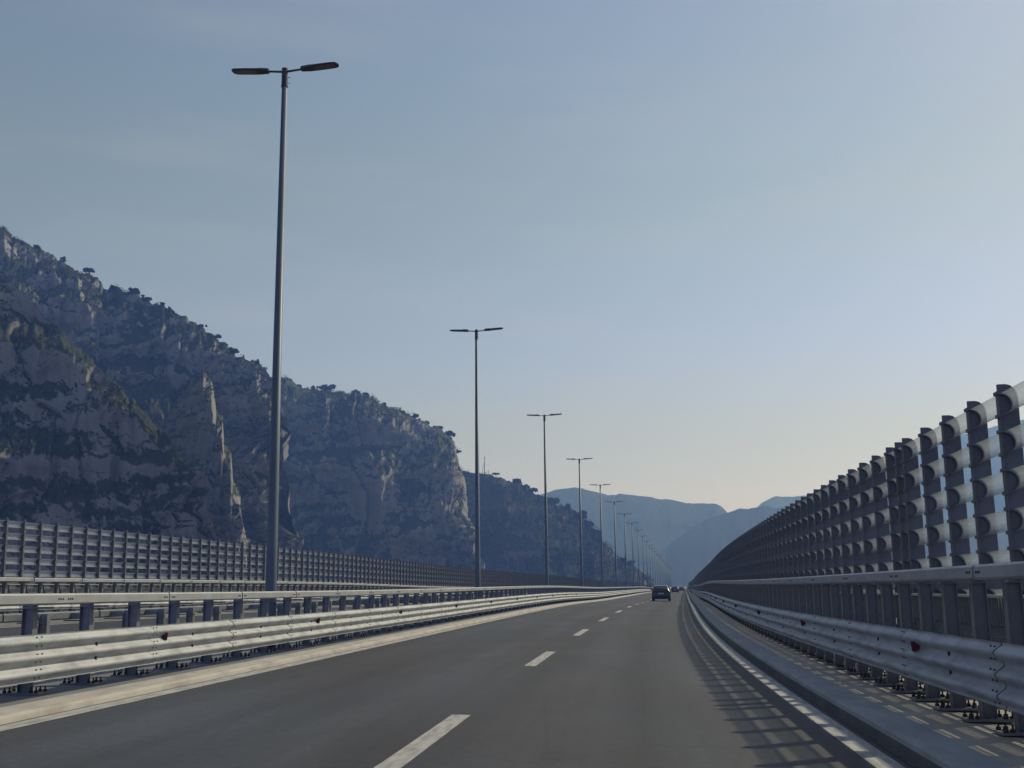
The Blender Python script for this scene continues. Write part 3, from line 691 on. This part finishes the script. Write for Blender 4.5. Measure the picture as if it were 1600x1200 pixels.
def scrub(data, dens, size, seed, nzmin=.30, nthr=.50, scale=34., crest=.22):
    V, nv, _ = data; rg = np.random.default_rng(seed)
    A = V[1:-1, 1:nv - 1]; du = V[2:, 1:nv - 1] - V[:-2, 1:nv - 1]; dv = V[1:-1, 2:nv] - V[1:-1, :nv - 2]
    nrm = np.cross(du, dv); nrm /= np.linalg.norm(nrm, axis=-1)[..., None] + 1e-9
    up = np.abs(nrm[..., 2]); area = np.linalg.norm(np.cross(du, dv), axis=-1) / 4
    nn = fbm(A[..., 0] / scale, A[..., 1] / scale, A[..., 2] / scale, 4, seed)
    w = np.clip((up - nzmin) / .25, 0, 1) * np.clip((nn - nthr + .10) / .12, 0, 1) + .004
    vrow = np.linspace(0, 1, nv)[1:-1][None]; w = np.maximum(w, crest * (vrow > .955) * (.12 + .88 * (nn > .49)))
    p = (w * area).ravel(); n = int(min(p.sum() * dens, 13000)); pick = rg.choice(p.size, n, p=p / p.sum())
    C = A.reshape(-1, 3)[pick] + rg.normal(size=(n, 3)) * .8; Rr = size * (.35 + 1.3 * rg.random(n) ** 2.5)
    C[:, 2] += Rr * .25
    return clumps(C, Rr, 18, .40, .8, rg)
sv = [scrub(GA1, .13, 1.6, 1, .36, .50, 40.), scrub(GA3, .10, 1.6, 2, .3), scrub(GA2, .075, 2.3, 3, .34, .49, 60.), scrub(GB, .055, 2.8, 4, .28, .46, 70.), scrub(GC, .10, 3.0, 6, .12, .40, 60.), scrub(GT, .05, 1.3, 8, .2, .55, 20.)]
for V_ in sv:
    o = quads('scrub', V_, M['leaf']); o['kind'] = 'stuff'

def crest_tree(px, py_base, hpx, dist, label, kind='round', cat='tree'):
    dx, dy, dz = ray(px, py_base); hl = math.hypot(dx, dy); x, y, z = dx / hl * dist, dy / hl * dist, EYE + dz / hl * dist
    h = hpx / FOC * dist * 1.02; rg = np.random.default_rng(int(px * 7 + 3))
    name = {'round': 'round_tree', 'umbrella': 'umbrella_pine', 'bush': 'crest_bush', 'cone': 'cone_tree'}[kind]
    root = empty(name, (x, y, z - .28 * h)); tag(root, label, cat, 'trees along the skyline of the cliffs')
    b = MB(); top = {'round': .62, 'umbrella': .80, 'bush': .4, 'cone': .9}[kind]; lean = rg.normal() * .05 * h
    b.tube([(0, 0, -.12 * h), (lean * .5, 0, top * .5 * h), (lean, 0, top * h)], [.045 * h, .035 * h, .015 * h], 7)
    for k in range(4):
        a = k * 1.7 + rg.random(); zz = top * (.5 + .12 * k) * h
        b.tube([(lean * .6, 0, zz), (lean + .28 * h * math.cos(a), .28 * h * math.sin(a), zz + .18 * h)], [.018 * h, .007 * h], 5)
    b.build('trunk', M['bark'], root)
    if kind == 'umbrella': cs = [(lean + .42 * h * math.cos(a), .42 * h * math.sin(a), .82 * h + .04 * h * rg.random()) for a in np.linspace(0, 5.5, 7)] + [(lean, 0, .90 * h)]; rr = .20 * h; fl = .45
    elif kind == 'bush': cs = [(rg.normal() * .30 * h, rg.normal() * .3 * h, (.30 + .4 * rg.random()) * h) for k in range(8)]; rr = .30 * h; fl = .9
    elif kind == 'cone': cs = [(rg.normal() * .06 * h + lean, rg.normal() * .06 * h, (.25 + .09 * k) * h) for k in range(8)]; rr = .20 * h; fl = 1.0
    else: cs = [(lean + rg.normal() * .24 * h, rg.normal() * .24 * h, (.50 + .36 * rg.random()) * h) for k in range(9)]; rr = .23 * h; fl = .85
    V_ = clumps(np.array(cs), np.full(len(cs), rr) * (.7 + .6 * rg.random(len(cs))), 60, .10 * h / max(rr, .1) ** .35, fl, rg)
    quads('crown', V_, M['leafdark'], root)
T = [(137, 428, 13, 836, 'solitary dark tree standing clear on the ridge high above the left edge', 'round'),
     (98, 407, 8, 843, 'small bush on the ridge left of the solitary tree', 'bush'), (57, 387, 7, 851, 'tiny bush on the topmost part of the ridge near the left edge', 'bush'),
     (180, 453, 12, 828, 'broad low bush just right of the notch in the ridge', 'bush'), (211, 460, 13, 823, 'leafy tree leaning out right of the broad low bush on the ridge', 'round'),
     (230, 470, 11, 819, 'spreading tree at the right end of the clump on the high ridge', 'round'), (253, 479, 9, 815, 'small tree alone midway down the high ridge', 'round'), (264, 484, 7, 813, 'thin sapling beside the small lone tree midway down the ridge', 'cone'),
     (315, 511, 8, 804, 'little bush on the ridge halfway between the high clump and the first lamp post', 'bush'), (337, 528, 10, 800, 'dark bush at the bend of the ridge left of the first lamp post', 'bush'),
     (364, 553, 13, 795, 'round-headed tree on the ridge left of the first lamp post', 'round'), (403, 568, 8, 788, 'tiny upright tree on the ridge just left of the first lamp post', 'cone'), (446, 598, 12, 1168, 'dark bush right against the first lamp post on its right side', 'bush'),
     (466, 606, 8, 1160, 'low bush on the headland a little right of the first lamp post', 'bush'), (491, 609, 9, 1150, 'small round tree by itself on the headland crest', 'round'), (513, 613, 17, 1141, 'large dome-shaped tree on the headland crest, biggest of that crest', 'round'),
     (532, 616, 9, 1133, 'bush in the gap right of the dome-shaped tree', 'bush'), (552, 618, 12, 1125, 'spreading tree right of the dome-shaped tree on the headland', 'round'), (572, 622, 12, 1117, 'leafy tree at the middle of the headland crest', 'round'),
     (601, 637, 10, 1105, 'pointed tree at the step in the headland crest', 'cone'), (627, 646, 9, 1094, 'flat bush on the right half of the headland crest', 'bush'), (648, 654, 10, 1085, 'round tree on the right half of the headland crest', 'round'),
     (668, 664, 9, 1077, 'dark tree near the right end of the headland crest', 'round'), (686, 673, 12, 1070, 'full tree just before the headland drops off', 'round'), (704, 683, 13, 1062, 'last tree at the brink where the headland drops to the cliff', 'round'),
     (716, 707, 7, 1058, 'small bush clinging to the top of the headland drop', 'bush'), (776, 746, 10, 1206, 'lone flat-topped tree on the crest between the second and third lamp posts', 'umbrella'),
     (810, 757, 12, 1171, 'round tree on the spur crest left of the third lamp post', 'round'), (822, 763, 10, 1158, 'dark bushy tree on the spur crest beside the third lamp post', 'bush'), (833, 770, 12, 1146, 'small dark tree just left of the third lamp post', 'round'),
     (864, 789, 17, 1118, 'tall tree on the spur just right of the third lamp post', 'round'), (888, 799, 15, 1100, 'pointed tree on the spur between the third and fourth lamp posts', 'cone'), (909, 812, 18, 1084, 'tall dark tree on the spur behind the fourth lamp post', 'round'),
     (920, 823, 12, 1076, 'dark tree on the spur right of the fourth lamp post', 'round'), (931, 835, 9, 1068, 'low bush where the spur slopes down between the fourth and fifth lamp posts', 'bush'), (974, 876, 8, 1036, 'small green bush on the rocky toe beside the seventh lamp post', 'bush'),
     (985, 880, 7, 1028, 'small green bush on the rocky toe left of the eighth lamp post', 'bush')]
def crest_dist(px, py, data):
    V, nv, _ = data; rd = V[:, nv - 1]; dx, dy, dz = ray(px, py)
    i = int(np.argmin(np.abs(np.arctan2(rd[:, 0], rd[:, 1]) - math.atan2(dx, dy)))); return float(np.hypot(rd[i, 0], rd[i, 1])) - 2.0
for a in T:
    D_ = GA2 if a[0] < 443 else (GB if a[0] < 720 else (GC if a[0] < 940 else GT))
    crest_tree(a[0], a[1], a[2], crest_dist(a[0], a[1], D_), a[4], a[5])
# slanting utility mast on the crest
dx, dy, dz = ray(757, 741); k_ = 1255 / math.hypot(dx, dy)
root = empty('utility_mast', (dx * k_, dy * k_, EYE + dz * k_ - .5)); tag(root, 'thin utility mast with a prop on the skyline just right of the second lamp post', 'mast')
b = MB(); b.tube([(0, 0, -1), (.3, 0, 21.5)], [.42, .22], 7); b.build('pole', M['bark'], root)
b = MB(); b.tube([(-3.0, 0, -1), (.2, 0, 16)], [.26, .2], 6); b.build('prop', M['bark'], root)
b = MB(); b.box(-1.2, 1.8, -.15, .15, 18.6, 19.0); b.build('crossarm', M['bark'], root)
dx, dy, dz = ray(763, 741); k_ = 1255 / math.hypot(dx, dy)
b = MB(); b.tube([(0, 0, -1), (0, 0, 5)], .3, 6); o = b.build('stub_post', M['bark']); o.location = (dx * k_, dy * k_, EYE + dz * k_); tag(o, 'short stub post on the crest right beside the utility mast', 'post')


# ------------------------------------------------------------------ cars
M['tyre'] = mat('tyre_rubber', (.02, .02, .02), .85, var=.2, scale=10)
M['rim'] = mat('wheel_rim', (.35, .35, .36), .35, .8, var=.2, scale=10)
M['carglass'] = mat('tinted_car_glass', (.015, .018, .022), .08, 0, var=.2, scale=3, spec=.7)
M['taillight'] = mat('tail_light_plastic', (.20, .012, .012), .25, var=.3, scale=12)
M['plate'] = mat('number_plate', (.55, .56, .55), .5, var=.1, scale=6)
M['trim'] = mat('black_trim', (.02, .02, .022), .6, var=.2, scale=8)
def car(name, label, s, l, paint, L=4.1, W_=1.76, H=1.5, hatch=True, detail=True, flip=False):
    p = Wp(float(s), l, 0); root = empty(name, p.tolist(), -head(s) + (PI if flip else 0)); tag(root, label, 'car')
    # stations along the car from tail (y=0) to nose (y=L): lower body half width, belt height, roof height, roof half width
    st = [(0.0, .80, .62, .62, .80), (.05, .84, .88, .90, .78), (.22, .865, .95, 1.12 if hatch else .98, .70), (.62, .88, .96, 1.40 if hatch else 1.05, .62), (1.0, .88, .95, 1.47 if hatch else 1.38, .60), (1.7, .88, .94, 1.50, .60),
          (2.35, .88, .94, 1.45, .60), (2.75, .875, .93, 1.22, .64), (3.15, .87, .90, .95, .72), (3.7, .83, .80, .84, .68), (4.02, .72, .62, .66, .58), (L, .62, .48, .50, .50)]
    kx = W_ / 1.76; kz = H / 1.5; V = []; n = 14
    for y, hw, zb_, zr, rw in st:
        y = y * L / 4.1; hw, rw = hw * kx, rw * kx; zb_, zr = zb_ * kz, max(zr, zb_ + .01) * kz
        half = [(hw * .80, .20), (hw * .97, .27), (hw, .50), (hw * .99, zb_ - .03), (hw * .95, zb_), (rw + (hw - rw) * .12, zr - .05), (rw * .88, zr)]
        ring = half + [(-x, z) for x, z in half[::-1]]
        V += [(x, y, min(z, max(zr, zb_))) for x, z in ring]
    b = MB(); Fc = [(i * n + k, i * n + (k + 1) % n, (i + 1) * n + (k + 1) % n, (i + 1) * n + k) for i in range(len(st) - 1) for k in range(n)]
    Fc += [tuple(range(n)), tuple((len(st) - 1) * n + k for k in range(n - 1, -1, -1))]
    b.add(V, Fc); body = b.build('body', paint, root, True); flip_fix(body.data)
    body.modifiers.new('edge', 'EDGE_SPLIT').split_angle = math.radians(40)
    def pane(name_, pts, m, parent=body):
        q = MB(); P3 = [Vector(a) for a in pts]; nn = (P3[1] - P3[0]).cross(P3[-1] - P3[0]).normalized()
        V_ = [tuple(a + nn * .006) for a in P3] + [tuple(a - nn * .02) for a in P3]; k = len(P3)
        q.add(V_, [tuple(range(k)), tuple(range(2 * k - 1, k - 1, -1))] + [(i, k + i, k + (i + 1) % k, (i + 1) % k) for i in range(k)])
        o = q.build(name_, m, parent); flip_fix(o.data); return o
    w = kx; h = kz; sy = L / 4.1
    pane('rear_window', [(-.62 * w, .20 * sy, 1.00 * h), (.62 * w, .20 * sy, 1.00 * h), (.53 * w, .575 * sy, 1.37 * h), (-.53 * w, .575 * sy, 1.37 * h)], M['carglass'], root)
    pane('windscreen', [(.66 * w, 3.1 * sy, .97 * h), (-.66 * w, 3.1 * sy, .97 * h), (-.56 * w, 2.42 * sy, 1.43 * h), (.56 * w, 2.42 * sy, 1.43 * h)], M['carglass'], root)
    for sg in (-1, 1):
        for y0, y1 in ((.75, 1.5), (1.58, 2.55)):
            pts = [(sg * .862 * w, y0 * sy, .98 * h), (sg * .862 * w, (y1 + (.3 if y1 > 2 else 0)) * sy, .98 * h), (sg * .695 * w, y1 * sy, 1.37 * h), (sg * .695 * w, (y0 + .12) * sy, 1.37 * h)]
            pane('side_window', pts if sg < 0 else pts[::-1], M['carglass'], root)
        q = MB(); q.box(min(sg * .56, sg * .80) * w, max(sg * .56, sg * .80) * w, -.012, .10, .78 * h, .96 * h); q.build('tail_light', M['taillight'], root)
        q = MB(); q.prism([(sg * .86 * w, .98 * h), (sg * 1.02 * w, 1.0 * h), (sg * 1.03 * w, 1.12 * h), (sg * .90 * w, 1.10 * h)], 2.45 * sy, 2.60 * sy); o = q.build('mirror', M['trim'], root); flip_fix(o.data)
        q = MB(); q.box(min(sg * .45, sg * .74) * w, max(sg * .45, sg * .74) * w, (L - .12), L + .004, .52 * h, .62 * h); q.build('headlight', M['plate'], root)
        for yy in (.72, 3.28):
            q = MB(); q.tube([(sg * .66 * w, yy * sy, .31), (sg * .865 * w, yy * sy, .31)], .31, 20); wh = q.build('wheel', M['tyre'], root)
            q = MB(); q.tube([(sg * .84 * w, yy * sy, .31), (sg * .872 * w, yy * sy, .31)], .20, 14); q.build('rim', M['rim'], wh)
    q = MB(); q.box(-.78 * w, .78 * w, -.05, .12, .24, .52 * h); q.build('bumper', M['trim'] if detail else paint, root)
    q = MB(); q.box(-.26, .26, -.03, .06, .66 * h, .77 * h); q.build('number_plate', M['plate'], root)
    return root
P_dark = mat('dark_blue_grey_paint', (.028, .034, .042), .28, .3, var=.15, scale=5, spec=.8)
P_black = mat('black_paint', (.022, .022, .025), .3, .2, var=.15, scale=5, spec=.7)
P_red = mat('dark_red_paint', (.06, .02, .02), .3, .2, var=.15, scale=5, spec=.7)
P_white = mat('white_paint', (.7, .7, .7), .35, 0, var=.08, scale=5)
car('hatchback_car', 'nearest car, dark grey hatchback seen from behind in the right lane', 108, -.85, P_dark)
car('hatchback_car', 'second car, small dark one far ahead to the right of the nearest hatchback', 270, -.9, P_black, H=1.58)
car('distant_car', 'farthest car, a tiny pale-roofed dark speck just right of the second car', 395, .35, P_red, H=1.55)
# pale boulder at the foot of the rocky toe
dx, dy, dz = ray(1007.5, 914); k_ = 860 / math.hypot(dx, dy)
rg = np.random.default_rng(4); b = MB(); V = []; Fc = []
for i in range(7):
    for j in range(10):
        a = j / 10 * 2 * PI; ph = i / 6 * PI; r = 1 + .22 * rg.normal()
        V.append((1.1 * r * math.sin(ph) * math.cos(a), 1.1 * r * math.sin(ph) * math.sin(a), 1.6 + 1.7 * r * math.cos(ph)))
for i in range(6):
    for j in range(10): Fc.append((i * 10 + j, i * 10 + (j + 1) % 10, (i + 1) * 10 + (j + 1) % 10, (i + 1) * 10 + j))
b.add(V, Fc); o = b.build('boulder', mat('pale_limestone', (.62, .58, .52), .9, var=.2, scale=1)); flip_fix(o.data)
o.location = (dx * k_, dy * k_, EYE + dz * k_ - .2); tag(o, 'pale upright boulder at the foot of the rocky toe, left of the nearest car', 'boulder')

# ------------------------------------------------------------------ haze
hz = MB(); hz.box(-2600, 4300, -600, 4750, -26.5, 700)
hm = bpy.data.materials.new('haze'); hm.use_nodes = True
hn, hl_ = hm.node_tree.nodes, hm.node_tree.links; hn.remove(hn['Principled BSDF'])
pv = hn.new('ShaderNodeVolumePrincipled'); pv.inputs['Color'].default_value = (.155, .31, 1.0, 1); pv.inputs['Absorption Color'].default_value = (1, 1, 1, 1)
pv.inputs['Density'].default_value = 4.7e-4; pv.inputs['Anisotropy'].default_value = .35
hl_.new(pv.outputs[0], hn['Material Output'].inputs['Volume'])
ho = hz.build('haze', hm); ho['kind'] = 'stuff'
